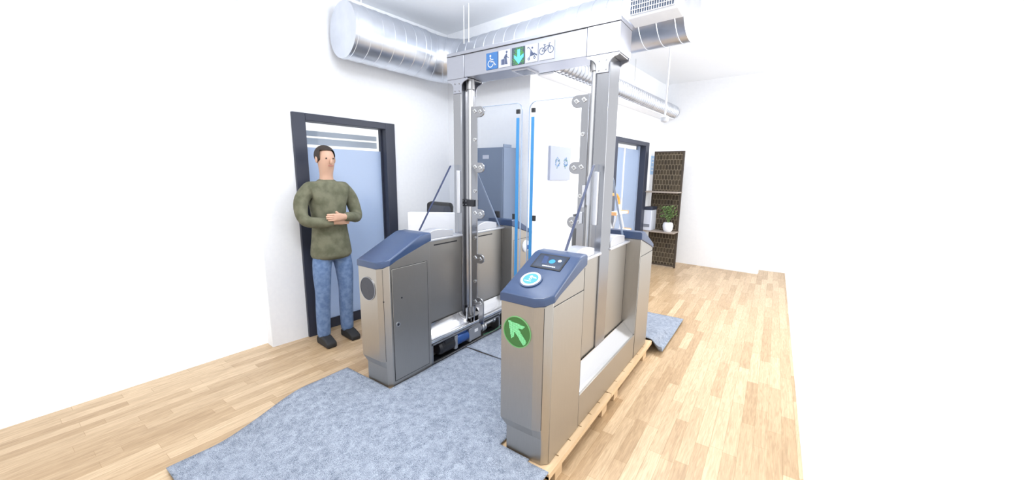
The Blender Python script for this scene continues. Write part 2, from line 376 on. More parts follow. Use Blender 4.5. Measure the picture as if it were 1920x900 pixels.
def z_front(x, y):
    w = .0016*math.sin(x*13+y*7)+.0012*math.sin(y*19-x*5)
    return .010+w - (abs(FZ)-.004)*sm((-.30-y)/.55)
carpet('carpet', 'blue grey carpet in front of the gates and in the near half of the passage', [(-1.70, .034, -1.05, -.012), (-1.70, -.09, -.012, .007), (-1.205, -.278, .007, .785)], z_front)
def z_rear(x, y):
    w = .0015*math.sin(x*11+y*9)
    lift = .008*math.exp(-((y-.79)/.03)**2)
    drop = (abs(FZ)-.012)*max(sm((x-.02)/.07)*sm((y-1.9)/.02), sm((y-1.95)/.85))
    return .011+w+lift-drop
carpet('carpet', 'blue grey carpet strip behind the gates, hanging down folded beside the pallet', [(-1.205, -.278, .79, 1.91), (-1.0, .125, 1.91, 2.90)], z_rear)

# ------------------------------------------------------------------ fare gates
CHX, CHM = -.078, -.030
PLAN = [(-W, 0), (CHX, 0), (CHM, .014), (0, .045)]
def build_cap(root, mirror):
    # simpler robust build: loft of cross sections along y
    o = .007; m = MB(); bm = m.bm
    secs = [(-.005, CHX), (.012, CHM+.003), (.046, o), (.10, o), (.20, o), (.318, o), (.345, o), (E+.012, o)]
    rows = []
    for y, xr in secs:
        zt = .886+.473*max(0, y); zt = min(zt, 1.042)
        if .33 < y < .35: zt = 1.042
        zb = .838 if y < 0 else .850 if y < .03 else .866 if y < .06 else min(.858+.31*y, .984)
        xl = -W-o; yy = L-y if mirror else y
        e = .012
        prof = [(xl, zb), (xl, zt-e), (xl+e*.3, zt-e*.3), (xl+e, zt), (xr-e, zt), (xr-e*.3, zt-e*.3), (xr, zt-e), (xr, zb)]
        rows.append([bm.verts.new((x, yy, z)) for x, z in prof])
    for a, b in zip(rows, rows[1:]):
        for k in range(len(a)): bm.faces.new((a[k], a[(k+1) % len(a)], b[(k+1) % len(b)], b[k]))
    bm.faces.new(rows[0]); bm.faces.new(rows[-1][::-1])
    return m.build('cap', 'navy', root, bevel=.004, angle=25)
def end_cabinet(root, mirror):
    fy = (lambda y: L-y) if mirror else (lambda y: y)
    m = MB(); bm = m.bm
    plan = [(-W, E), (-W, 0), (CHX, 0), (CHM, .014), (0, .045), (0, E)]
    toe = [(-W+.001, E), (-W+.030, .016), (CHX, .016), (CHM, .018), (-.001, .046), (-.001, E)]
    def lay(pl, zf): return [bm.verts.new((x, fy(y), zf(y))) for x, y in pl]
    rows = [lay(toe, lambda y: 0), lay(toe, lambda y: .145), lay(plan, lambda y: .192), lay(plan, lambda y: .846 if y < .03 else .868+.30*max(0, y-.03) if y < .3 else .982)]
    for a, b in zip(rows, rows[1:]):
        for k in range(6): bm.faces.new((a[k], a[(k+1) % 6], b[(k+1) % 6], b[k]))
    bm.faces.new(rows[0][::-1]); bm.faces.new(rows[-1])
    return m.build('end_cabinet', 'steel', root, bevel=.0025, angle=8)
def seam_lines(cab, mirror, left):
    fy = (lambda y: L-y) if mirror else (lambda y: y)
    if left:
        ya, yb, za, zb = .062, .372, .048, .838
        m = MB()
        y0, y1 = sorted((fy(ya), fy(yb)))
        m.box(-.001, .0022, y0, y1, za, zb)
        d = m.build('service_door', 'steel', cab, bevel=.0015)
        m = MB(); w = .0022
        for (a, b, c, e) in ((ya-.004, ya, za-.004, zb+.004), (yb, yb+.004, za-.004, zb+.004)): 
            q0, q1 = sorted((fy(a), fy(b))); m.box(-.001, .0007, q0, q1, c, e)
        for c, e in ((za-.004, za), (zb, zb+.004)): q0, q1 = sorted((fy(ya), fy(yb))); m.box(-.001, .0007, q0, q1, c, e)
        m.build('door_gap', 'seam', cab)
        if not mirror:
            MB().cyl((.002, .098, .448), (.0055, .098, .448), .017, 20).build('lock_rim', 'zinc', d)
            MB().cyl((.0055, .098, .448), (.0062, .098, .448), .009, 16).build('lock_core', 'black', d)
            MB().cyl((.002, .136, .627), (.003, .136, .627), .006, 12).build('screw_hole', 'black', d)
    else:
        m = MB(); q0, q1 = sorted((fy(.047), fy(E-.003)))
        m.box(-.001, .0008, q0, q1, .843, .847)
        q0, q1 = sorted((fy(E-.007), fy(E-.003))); m.box(-.001, .0008, q0, q1, .004, .968)
        m.build('door_gap', 'seam', cab)
        m = MB(); q0, q1 = sorted((fy(.047), fy(E-.008))); m.box(-.001, .0018, q0, q1, .005, .842); m.build('service_door', 'steel', cab, bevel=.001)
    # vertical seam at the chamfer
    m = MB(); q0, q1 = sorted((fy(.0125), fy(.0165))); 
    m.prism([(CHM-.0018, fy(.0128)), (CHM+.0006, fy(.0138)), (CHM+.0006, fy(.0175)), (CHM-.003, fy(.0175))], 'z', .20, .842)
    m.build('corner_gap', 'seam', cab)

def strokes(mb, pts, w, y0, y1):
    for (xa, za), (xb, zb) in zip(pts, pts[1:]):
        dx, dz = xb-xa, zb-za; l = math.hypot(dx, dz) or 1; nx, nz = -dz/l*w/2, dx/l*w/2
        ex, ez = dx/l*w*.3, dz/l*w*.3
        mb.prism([(xa-ex+nx, za-ez+nz), (xa-ex-nx, za-ez-nz), (xb+ex-nx, zb+ez-nz), (xb+ex+nx, zb+ez+nz)], 'y', y0, y1)
def disc(mb, x, z, r, y0, y1, n=24): mb.prism(arc(x, z, r, 0, 360, n)[:-1], 'y', y0, y1)
def ringf(mb, x, z, r, w, y0, y1, n=28, a0=0, a1=360):
    o = arc(x, z, r, a0, a1, n); i = arc(x, z, r-w, a0, a1, n)
    for k in range(n): mb.prism([o[k], o[k+1], i[k+1], i[k]], 'y', y0, y1)

def fare_gate(right):
    if right: root = thing('fare_gate', 'right steel fare gate with green arrow light, screen and card reader on its navy cap', 'fare gate', (0, 0, 0), group='steel fare gates')
    else: root = thing('fare_gate', 'left steel fare gate with dark round light and open motor bay at its base', 'fare gate', (-P, 0, 0), group='steel fare gates')
    for mir in (False, True):
        cab = end_cabinet(root, mir); seam_lines(cab, mir, not right)
        if not mir:
            # round indicator on the front face
            cx, cz, r = -.174, .693, .0785
            m = MB(); ringf(m, cx, cz, r+.003, .004, -.004, .001, 40)
            m.build('indicator_rim', 'green_rim' if right else 'steel_post', cab)
            m = MB(); disc(m, cx, cz, r, -.002, .001, 40); m.build('indicator_lens', 'green_lens' if right else 'disc', cab)
            if right:
                def ar(px, py): return (cx+px, cz+py)
                head = [(-.052, .052), (.046, .040), (.030, .020), (.006, .022), (.058, -.040), (.040, -.062), (-.014, .000), (-.018, -.030), (-.034, -.040)]
                m = MB(); m.prism([ar(*p) for p in head], 'y', -.0026, -.001); a = m.build('led_arrow', 'green_arrow', cab)
                def inside(x, y):
                    c = False; n = len(head)
                    for i in range(n):
                        (xa, ya), (xb, yb) = head[i], head[(i+1) % n]
                        if (ya > y) != (yb > y) and x < (xb-xa)*(y-ya)/(yb-ya)+xa: c = not c
                    return c
                m = MB()
                for i in range(-11, 12):
                    for j in range(-11, 12):
                        x, y = i*.0062, j*.0062
                        if inside(x, y): m.prism(arc(cx+x, cz+y, .0017, 0, 360, 6)[:-1], 'y', -.0034, -.0024)
                m.build('led_dots', 'green_led', cab)
        cap = build_cap(root, mir)
        if right and not mir:
            # screen and reader lie on the sloping top
            k = .473; ang = math.atan(k); z0 = .8865
            fr = Matrix.Translation((0, 0, z0)) @ Matrix.Rotation(ang, 4, 'X')
            def onslope(mb, name, mat, par=cap):
                o = mb.build(name, mat, par); o.matrix_local = fr; return o
            s = 1/math.cos(ang)
            onslope(MB().box(-.228, -.050, .198*s, .310*s, -.004, .003), 'display_bezel', 'black')
            d = onslope(MB().box(-.219, -.059, .207*s, .301*s, .000, .0034), 'display_screen', 'screen')
            m = MB(); m.prism(arc(-.128, .258*s, .018, 0, 360, 16)[:-1], 'z', .0034, .0038); m.build('lit_blue_graphic', 'lit_blue', d)
            m = MB(); m.prism([(-.18, .235*s), (-.15, .235*s), (-.165, .29*s), (-.195, .295*s)], 'z', .0034, .0038); m.build('dim_graphic', plain('dim blue', (.02, .04, .11), .3, emit=(.03, .06, .18), es=.3), d)
            m = MB(); m.prism(arc(-.088, .270*s, .010, 0, 360, 12)[:-1], 'z', .0034, .0038); m.build('white_spot', 'lit_white', d); m = MB()
            xx = -.165
            for wl in (.006, .01, .005, .012, .007, .011, .006): m.box(xx, xx+wl, .2165*s, .2225*s, .0034, .0038); xx += wl+.003
            m.build('display_text', 'lit_white', d)
            rc = (-.166, .108*s)
            m = MB(); m.prism(arc(*rc, .061, 0, 360, 40)[:-1], 'z', -.004, .006); rd = onslope(m, 'reader_base', 'navy')
            m = MB(); m.prism(arc(*rc, .053, 0, 360, 40)[:-1], 'z', .005, .0085); m.build('reader_ring', 'white', rd)
            m = MB(); m.prism(arc(*rc, .041, 0, 360, 40)[:-1], 'z', .008, .0092); m.build('reader_disc', 'reader_blue', rd)
            m = MB(); m.prism(arc(rc[0]-.004, rc[1]+.016, .0085, 0, 360, 14)[:-1], 'z', .009, .0096)
            for a, b, c in ((.008, .013, .022), (.008, .020, .016)): m.box(rc[0]+a, rc[0]+a+c, rc[1]+b-.006, rc[1]+b-.003, .009, .0096)
            xx = -.026
            for wl in (.006, .004, .008, .005, .007): m.box(rc[0]+xx, rc[0]+xx+wl, rc[1]-.021, rc[1]-.017, .009, .0096); xx += wl+.002
            o = arc(rc[0], rc[1]-.003, .008, 20, 330, 14); i = arc(rc[0], rc[1]-.003, .0055, 20, 330, 14)
            for q in range(14): m.prism([o[q], o[q+1], i[q+1], i[q]], 'z', .009, .0096)
            m.build('reader_print', 'white', rd)
    if not right:
        MB().cyl((-.034, .016, .623), (-.028, .0125, .623), .005, 10).build('screw_hole', 'black', root)
        # round reader on the passage side of the rear cabinet
        m = MB(); m.sweep([(.0, 1.70, .755), (.012, 1.70, .755), (.02, 1.70, .755)], [.062, .06, .045], 32); dsk = m.build('side_reader', 'white', root)
        m = MB(); m.cyl((.02, 1.715, .745), (.03, 1.715, .745), .022, 20); m.build('reader_lens', 'motor_blue', dsk)
    # side wall between the cabinets
    xa, xb = -.170, -.105
    for ya, yb in ((E+.001, .858), (1.032, L-E-.001)):
        w = MB().box(xa, xb, ya, yb, 0.02, .952).build('side_wall', 'steel', root)
        if not right:
            for sa, sb in ((.546, .806), (1.083, 1.285)):
                if ya < sa < yb: MB().box(xb-.001, xb+.0012, sa, sb, .914, .924).build('vent_slot', 'black', w)
        MB().box(xa-.022, xb+.022, ya, yb, .952, .972).build('wall_ledge', 'cover', root, bevel=.006)
    MB().box(xb-.001, xb+.001, L-E-.030, L-E-.026, .31, .948).build('panel_gap', 'seam', w)
    # curved covers on the ledge, rising from the cap and ending before the post
    def cover(pts, y1):
        prof = pts+[(y1, .972), (pts[0][0], .972)]
        MB().prism(prof, 'x', xa-.014, xb+.014).build('curved_cover', 'cover', root, bevel=.004)
    cover([(.415, .985), (.45, 1.01), (.49, 1.027), (.535, 1.038), (.58, 1.041), (.63, 1.038), (.69, 1.029), (.748, 1.014)], .750)
    cover([(1.042, .998), (1.05, 1.012), (1.09, 1.030), (1.135, 1.041), (1.18, 1.044), (1.23, 1.040), (1.28, 1.033), (1.335, 1.022)], 1.337)
    # sill tray on both sides of the wall
    for outer, prof in ((right, [(-.096, .19), (-.096, .30), (-.091, .280), (-.032, .222), (-.010, .213), (-.010, .19)]), (not right, [(-.182, .19), (-.182, .30), (-.187, .280), (-.242, .222), (-.262, .213), (-.262, .19)])):
        for ya, yb in (((E+.001, L-E-.001),) if outer else ((E+.001, .855), (1.035, L-E-.001))):
            MB().prism(prof, 'y', ya, yb).build('sill_tray', 'steel_tray', root)
    MB().box(-W+.001, -W+.02, E, L-E, .004, .206).build('skirt_panel', 'steel', root, bevel=.002)
    if right:
        MB().box(-.018, -.001, E+.004, L-E-.004, .004, .206).build('skirt_panel', 'steel', root, bevel=.002)
    else:
        MB().box(-.02, -.002, E, L-E, .186, .208).build('top_rail', 'steel_tray', root, bevel=.002)
        MB().box(-.02, -.002, E, L-E, .166, .180).box(-.02, -.002, E, L-E, .012, .026).box(-.02, -.002, E, E+.018, .012, .18).box(-.02, -.002, 1.31, 1.33, .012, .18).build('bay_frame', 'steel_dark', root, bevel=.001)
        MB().box(-.25, -.24, E, L-E, .01, .19).box(-.24, -.004, E, L-E, .004, .010).build('bay_lining', 'black', root)
        MB().box(-.16, -.10, E+.03, E+.10, .012, .11).build('wood_block', 'brown', root)
        ax, az = -.055, .098
        mo = MB().sweep([(ax, .50, az), (ax, .52, az), (ax, .66, az)], [.045, .058, .058], 28)
        for q in range(6): mo.box(ax-.056+q*.022, ax-.048+q*.022, .54, .64, az+.04, az+.064)
        mo = mo.build('motor_unit', 'black', root)
        MB().box(ax-.058, ax+.048, .665, .70, az-.058, az+.058).build('motor_flange', 'alu', mo, bevel=.004)
        MB().cyl((ax, .70, az), (ax, .84, az), .052, 28).box(ax-.03, ax+.03, .71, .83, az+.04, az+.060).build('servo_housing', 'motor_blue', mo, bevel=.002)
        gb = MB().box(ax-.058, ax+.050, .842, .875, az-.058, az+.060).box(ax-.062, ax+.046, .875, 1.005, az-.058, az+.065).build('gearbox', 'alu', mo, bevel=.004)
        MB().box(ax+.046, ax+.0475, .915, .96, az+.005, az+.032).build('rating_plate', 'white', mo)
        MB().cyl((ax, 1.005, az), (ax, 1.03, az), .036, 24).cyl((ax, 1.03, az), (ax, 1.05, az), .050, 24).cyl((ax, 1.05, az), (ax, 1.065, az), .034, 24).cyl((ax, 1.065, az), (ax, 1.085, az), .047, 24).build('coupling', 'zinc', mo)
        MB().cyl((ax, 1.08, az+.01), (ax, 1.27, az+.01), .020, 18).cyl((ax, 1.22, az+.01), (ax, 1.25, az+.01), .028, 18).build('drive_shaft', 'zinc', mo)
        MB().box(ax-.05, ax+.05, 1.265, 1.285, .01, .165).build('bearing_bracket', 'steel_dark', mo, bevel=.001)
        MB().box(ax+.02, ax+.05, 1.01, 1.285, .14, .152).build('bracket_rail', 'steel_dark', mo)
        MB().box(ax-.05, ax+.03, .885, .895, .16, .245).box(ax-.05, ax+.03, .985, .995, .16, .245).box(ax-.06, ax+.04, .86, 1.02, .245, .253).build('shaft_yoke', 'steel_dark', mo, bevel=.001)
        MB().cyl((ax+.01, .855, .205), (ax+.01, .855, .31), .006, 12).cyl((ax+.01, .855, .305), (ax+.01, .855, .335), .011, 12).build('adjuster_bolt', 'zinc', mo)
        pts = [(ax+.035, 1.05, .03), (ax+.05, 1.2, .022), (ax+.055, 1.32, .05), (ax+.05, 1.38, .03)]
        MB().sweep(pts, .004, 8).build('cable', plain('green cable', (.03, .16, .08), .5), mo)
    # glass wings between post and caps
    def wing(tri, edge_a, edge_b):
        g = MB().prism(tri, 'x', -.141, -.131).build('glass_wing', 'wing', root)
        (ya, za), (yb, zb) = edge_a, edge_b
        dy, dz = yb-ya, zb-za; l = math.hypot(dy, dz); ny, nz = -dz/l*.002, dy/l*.002
        MB().prism([(ya+ny, za+nz), (ya-ny, za-nz), (yb-ny, zb-nz), (yb+ny, zb+nz)], 'x', -.1435, -.1285).build('glass_edge', 'edge', g)
        return g
    wing([(.425, 1.042), (.43, 1.042), (.775, 1.527), (.79, 1.535), (.859, 1.535), (.859, .973), (.752, .973), (.750, 1.016), (.58, 1.043)], (.431, 1.042), (.775, 1.527))
    g = wing([(1.041, .990), (1.041, 1.52), (1.08, 1.512), (1.44, .974), (1.338, .974), (1.336, 1.024), (1.18, 1.046), (1.05, 1.014)], (1.08, 1.512), (1.44, .974))
    g.children[0].data.materials[0] = MAT['pale_edge']
    return root
fare_gate(True); gl = fare_gate(False)

# ------------------------------------------------------------------ portal
XC = -(P+W)/2
portal = thing('gate_portal', 'steel overhead portal with two posts, sign panels and glass door leaves between the gates', 'portal', (XC, .945, 0))
lx = lambda x: x-XC
def Q(y): return y-.945
ZB, ZT = 2.195, 2.385
bm_ = MB().box(lx(-1.264), lx(-.254), Q(.853), Q(1.05), ZB+.004, ZT).build('beam', 'steel_beam', portal, bevel=.002)
for a, b in ((-1.443, -1.266), (-.252, -.040)):
    MB().box(lx(a), lx(b), Q(.850), Q(1.053), ZB, ZT+.002).build('beam_end', 'steel_beam', portal, bevel=.003)
MB().box(lx(-1.444), lx(-.039), Q(.847), Q(1.055), ZT-.022, ZT-.0195).build('lid_gap', 'seam', bm_)
MB().box(lx(-1.444), lx(-.039), Q(.8475), Q(1.056), ZT-.0195, ZT+.006).build('beam_lid', 'steel_beam', portal, bevel=.003)
m = MB().box(lx(-.835), lx(-.70), Q(.875), Q(1.03), ZB-.004, ZB+.006).build('underside_display', plain('underside light bezel', (.55, .58, .66), .3), portal)
MB().box(lx(-.818), lx(-.717), Q(.892), Q(1.012), ZB-.0055, ZB-.003).build('display_window', plain('underside lens', (.12, .16, .26), .15), m)

# sign panels
sz0, sz1 = 2.2205, 2.3345
def panel(x0, x1, base, cat):
    return MB().box(lx(x0), lx(x1), Q(.8485), Q(.854), sz0, sz1).build('sign_panel', base, portal)
YF, YB = Q(.8470), Q(.8487)
def picto(par, mat, fn):
    m = MB(); fn(m); return m.build('pictogram', mat, par)
def S(x0, u, v): return (lx(x0)+u*.103, sz0+v*.114)
p = panel(-1.045, -.942, 'sign_blue', 0); p['label'] = 'blue wheelchair sign panel'
def f(m):
    q = lambda u, v: S(-1.045, u, v)
    disc(m, *q(.38, .86-.05), .008, YF, YB)
    strokes(m, [q(.38, .68), q(.40, .46), q(.66, .44), q(.78, .22), q(.84, .25)], .0085, YF, YB)
    strokes(m, [q(.39, .58), q(.62, .57)], .007, YF, YB)
    ringf(m, *q(.40, .34), .026, .0062, YF, YB, 26, 110, 350)
picto(p, 'sign_white', f)
p = panel(-.929, -.830, 'sign_white', 0); p['label'] = 'white luggage traveller sign panel'
def f(m):
    q = lambda u, v: S(-.929, u, v)
    disc(m, *q(.66, .86), .0075, YF, YB)
    m.prism([q(.56, .72), q(.66, .77), q(.70, .68), q(.66, .50), q(.74, .14), q(.52, .16), q(.52, .5), q(.42, .5)], 'y', YF, YB)
    strokes(m, [q(.64, .62), q(.82, .50)], .005, YF, YB); strokes(m, [q(.52, .66), q(.42, .46)], .004, YF, YB)
    m.prism([q(.18, .15), q(.21, .15), q(.21, .46), q(.18, .46)], 'y', YF, YB); m.prism([q(.25, .15), q(.49, .15), q(.49, .47), q(.25, .47)], 'y', YF, YB)
picto(p, 'sign_grey', f)
p = panel(-.817, -.713, 'sign_dark', 0); p['label'] = 'dark led panel with lit blue down arrow'
def f(m):
    random.seed(3)
    for i in range(26):
        for j in range(28):
            u, v = (i+.5)/26, (j+.5)/28
            dx, dy = u-.58, v-.45; dd = math.hypot(dx, dy*.9)
            if random.random() < 1.05-1.6*dd: a, b = S(-.817, u, v); m.box(a-.0015, a+.0015, YF+.0008, YB, b-.0016, b+.0016)
m = MB(); f(m); m.build('led_dots', 'sign_green', p)
def f(m):
    q = lambda u, v: S(-.817, u, v)
    m.prism([q(.46, .86), q(.68, .86), q(.68, .44), q(.96, .58), q(.96, .40), q(.58, .02), q(.20, .40), q(.20, .58), q(.46, .42)], 'y', YF-.0006, YB)
m = MB(); f(m); m.build('led_arrow', 'sign_cyan', p)
p = panel(-.702, -.605, 'sign_white', 0); p['label'] = 'white pushchair sign panel'
def f(m):
    q = lambda u, v: S(-.702, u, v)
    disc(m, *q(.52, .80), .0065, YF, YB)
    strokes(m, [q(.16, .78), q(.17, .87), q(.24, .86), q(.44, .66), q(.70, .36), q(.66, .28)], .0032, YF, YB)
    m.prism([q(.38, .68), q(.66, .40), q(.42, .34), q(.36, .36)], 'y', YF, YB)
    strokes(m, [q(.66, .48), q(.86, .36)], .008, YF, YB); strokes(m, [q(.36, .36), q(.28, .28)], .003, YF, YB)
    ringf(m, *q(.26, .20), .0085, .0035, YF, YB, 16); ringf(m, *q(.70, .24), .0085, .0035, YF, YB, 16)
picto(p, 'sign_grey', f)
p = panel(-.592, -.479, 'sign_white', 0); p['label'] = 'white bicycle sign panel'
def f(m):
    q = lambda u, v: S(-.592, u*1.1, v)
    ringf(m, *q(.18, .50), .022, .0034, YF, YB, 26); ringf(m, *q(.76, .52), .022, .0034, YF, YB, 26)
    strokes(m, [q(.18, .50), q(.42, .48), q(.66, .76), q(.36, .72), q(.18, .50)], .003, YF, YB)
    strokes(m, [q(.42, .48), q(.34, .82)], .003, YF, YB); strokes(m, [q(.28, .83), q(.41, .83)], .004, YF, YB)
    strokes(m, [q(.76, .52), q(.64, .86), q(.74, .87)], .003, YF, YB)
picto(p, 'sign_grey', f)

def side(sgn):
    # sgn = +1: right post, -1: left post (mirror image about the middle of the passage)
    mx = (lambda a, b: (a, b)) if sgn > 0 else (lambda a, b: (-b, -a))
    bx_ = lambda m, x0, x1, *r: m.box(*mx(lx(x0), lx(x1)), *r)
    X = (lambda x: lx(x)) if sgn > 0 else (lambda x: -lx(x))
    m = MB(); bx_(m, -.180, -.095, Q(.860), Q(1.03), .002, ZB-.008); post = m.build('post', 'steel_post' if sgn > 0 else 'steel_post', portal, bevel=.003)
    # flared gusset plates front and back
    prof = [(-.250, ZB-.001), (-.250, ZB-.012)] + [(-.250+.064*math.sin(math.radians(a)), ZB-.018-.05*(1-math.cos(math.radians(a)))) for a in range(10, 91, 16)] + [(-.184, 2.088), (-.104, 2.088), (-.104, 2.125)] \
        + [(-.040-.064*math.sin(math.radians(a)), ZB-.018-.05*(1-math.cos(math.radians(a)))) for a in range(90, 9, -16)] + [(-.040, ZB-.012), (-.040, ZB-.001)]
    prof = [(X(x), z) for x, z in prof]
    for ya, yb in ((.851, .860), (1.03, 1.039)):
        g = MB().prism(prof, 'y', Q(ya), Q(yb)).build('gusset_plate', 'steel_beam', post, bevel=.001)
    for x, z in ((-.168, 2.158), (-.122, 2.160), (-.168, 2.104), (-.122, 2.106)): MB().cyl((X(x), Q(.8475), z), (X(x), Q(.852), z), .0055, 10).build('gusset_bolt', 'steel_dark', post)
    m = MB(); bx_(m, -.245, -.045, Q(.856), Q(1.034), ZB-.008, ZB); m.build('top_flange', 'steel_dark', post)
    # glass clamp on the front face of the post
    m = MB(); pr = [(X(-.146)+.019*math.cos(math.radians(a)), Q(.860)-.024*math.sin(math.radians(a))) for a in range(0, 181, 15)]
    m.prism(pr, 'z', 1.145, 1.490); m.build('glass_clamp', 'cover', post, bevel=.003)
    # hinge tube
    cx = -.218
    t = MB().cyl((X(cx), Q(.925), .255), (X(cx), Q(.925), ZB-.009), .021, 28).build('hinge_tube', 'zinc', portal)
    for za, zb, rc in ((.255, .33, .027), (2.12, 2.195, .036)): MB().cyl((X(cx), Q(.925), za), (X(cx), Q(.925), zb), rc, 28).build('tube_collar', 'steel_dark', t)
    if sgn > 0:
        MB().cyl((X(cx), Q(.925), 1.268), (X(cx), Q(.925), 1.46), .025, 28).build('tube_sleeve', 'cover', t)
        MB().box(X(-.262), X(-.240), Q(.895), Q(.907), 1.25, 1.40).build('tube_block', 'cover', t, bevel=.003)
        MB().box(X(-.275), X(-.252), Q(.895), Q(.907), 1.14, 1.22).build('tube_block', 'cover', t, bevel=.003)
    else:
        m = MB(); bx_(m, -.275, -.135, Q(.892), Q(.955), 1.200, 1.256); c = m.build('tube_clamp', 'black', t, bevel=.004)
        for x, z in ((-.152, 1.242), (-.195, 1.244), (-.195, 1.215)): MB().cyl((X(x), Q(.889), z), (X(x), Q(.893), z), .005, 10).build('clamp_screw', 'zinc', t)
    # hinge plate with rounded lugs
    outline = [(-.243, .30), (-.243, 2.02), (-.297, 2.02)]
    zs = [1.945, 1.515, 1.143, .768]
    outline = [(-.243, .36), (-.243, 1.985)]
    for z in zs:
        if z == 1.945: outline += [(-.33, 1.985)]
        else: outline += [(-.297, z+.040), (-.33, z+.040)]
        outline += [(-.33+.040*math.cos(math.radians(a)), z+.040*math.sin(math.radians(a))) for a in range(105, 256, 15)]
        outline += [(-.33, z-.040), (-.297, z-.040)]
    z = .385; outline += [(-.297, z+.045), (-.32, z+.045)] + [(-.315+.05*math.cos(math.radians(a)), z-.005+.05*math.sin(math.radians(a))) for a in range(100, 181, 16)] + [(-.365, .20), (-.318, .20), (-.318, .34), (-.262, .34), (-.262, .20), (-.243, .20)]
    pl = MB().prism([(X(x), z) for x, z in outline], 'y', Q(.908), Q(.920)).build('hinge_plate', 'steel_post', portal, bevel=.002)
    m = MB(); bx_(m, -.26, -.205, Q(.915), Q(.935), .30, 1.99); m.build('plate_spine', 'steel_dark', pl)
    for z in zs+[.385]:
        for dx in (-.333, -.279):
            zz = z+(.006 if dx > -.3 else 0)
            b = MB().prism([(X(dx)+a*.021, zz+bb*.017) for a, bb in ((-1, .35), (0, 1), (1, -.35), (0, -1))], 'y', Q(.9035), Q(.9085)).build('bolt_washer', 'zinc', pl, bevel=.001)
            MB().cyl((X(dx), Q(.900), zz), (X(dx), Q(.904), zz), .007, 10).build('bolt_head', 'steel_dark', b)
    for z in (1.734, 1.328, .94, .568):
        b = MB().cyl((X(-.278), Q(.902), z), (X(-.278), Q(.9085), z), .014, 14).build('bolt_washer', 'zinc', pl)
        MB().cyl((X(-.278), Q(.899), z), (X(-.278), Q(.9025), z), .006, 10).build('bolt_head', 'steel_dark', b)
    # glass door leaf
    xe, xh = -.712, -.285; r = .055; zb_, zt_ = .25, 1.982
    pane = [(xh, zb_), (xh, zt_)] + [(xe+r+r*math.cos(math.radians(a)), zt_-r+r*math.sin(math.radians(a))) for a in range(90, 181, 10)] + [(xe+r+r*math.cos(math.radians(a)), zb_+r+r*math.sin(math.radians(a))) for a in range(180, 271, 10)]
    gl_ = MB().prism([(X(x), z) for x, z in pane], 'y', Q(.924), Q(.934)).build('glass_leaf', 'glass', portal)
    ed = [p for p in pane[1:-1]]
    m = MB(); k = len(pane)
    inner = [(x+(.004 if i > 1 else 0), z-(.004 if z > 1.5 else -.004)) for i, (x, z) in enumerate(pane)]
    for i in range(1, k-1): m.prism([(X(a), b) for a, b in (pane[i], pane[i+1], inner[i+1], inner[i])], 'y', Q(.9235), Q(.9345))
    m.build('glass_edge', 'pale_edge', gl_)
    m = MB(); bx_(m, -.690, -.664, Q(.9215), Q(.924), .30, 1.875); m.build('safety_strip', 'strip', gl_)
    
    for q in ((-.690, -.662, Q(.920), Q(.936), 1.905, 1.935), (-.662, -.640, Q(.920), Q(.936), 1.125, 1.165)): m = MB(); bx_(m, *q); m.build('bumper_pad', 'black', gl_)
side(1); side(-1)

# ------------------------------------------------------------------ things in the room
def rthing(name, label, cat, a, b, z=FZ, rot=0, group=None): return thing(name, label, cat, R(a, b, z), -TH+rot, group)
# framed canvas on the white wall
t = rthing('canvas_picture', 'white canvas with two blue leaf prints on wall behind glass door', 'picture', C, 2.448, 1.406)
MB().box(0, .03, -.22, .22, 0, .385).build('canvas', plain('canvas', (.40, .42, .52), .8), t, bevel=.003)
m1, m2 = MB(), MB(); random.seed(11)
for cx, s in ((-.075, 1), (.105, -1)):
    for i in range(46):
        a = random.uniform(0, 6.28); rr_ = random.uniform(.025, .065); y = cx+rr_*.75*math.cos(a); z = .20+rr_*math.sin(a)
        w = random.uniform(.004, .010); (m1 if random.random() < .55 else m2).prism([(y-w, z), (y, z-w*1.3), (y+w, z), (y, z+w*1.3)], 'x', .029, .0312)
m1.build('leaf_print', plain('print blue', (.10, .22, .42), .8), t); m2.build('leaf_print', plain('print green', (.20, .30, .28), .8), t)
# poster by the divider
t = rthing('wall_poster', 'pale blue poster on the wall above the divider shelf', 'poster', C, 5.56, 1.50)
MB().box(0, .006, -.11, .11, 0, .325).build('sheet', plain('poster blue', (.36, .55, .80), .7), t)
m = MB()
for z in (.06, .12, .2, .26): m.box(.006, .007, -.08, .02, z, z+.022)
m.build('poster_print', plain('poster white', (.75, .8, .88), .7), t)
# tall cabinet at the back wall
t = rthing('tall_cabinet', 'slate grey tall cabinet behind the left glass door', 'cabinet', -1.875, 1.73)
MB().box(-.21, .205, -.12, .115, 0, 1.862).build('cabinet_body', 'cabinet', t, bevel=.006)
MB().box(-.20, .195, -.131, -.121, .06, 1.845).build('cabinet_door', 'cabinet', t, bevel=.003)
MB().box(-.085, .005, -.1335, -.131, 1.745, 1.785).build('name_label', 'sign_white', t)
MB().box(.10, .165, -.142, -.131, 1.105, 1.20).build('door_latch', 'black', t, bevel=.003)
MB().box(.193, .205, -.12, .0, 1.862, 1.89).build('cable_stub', 'cabinet', t)
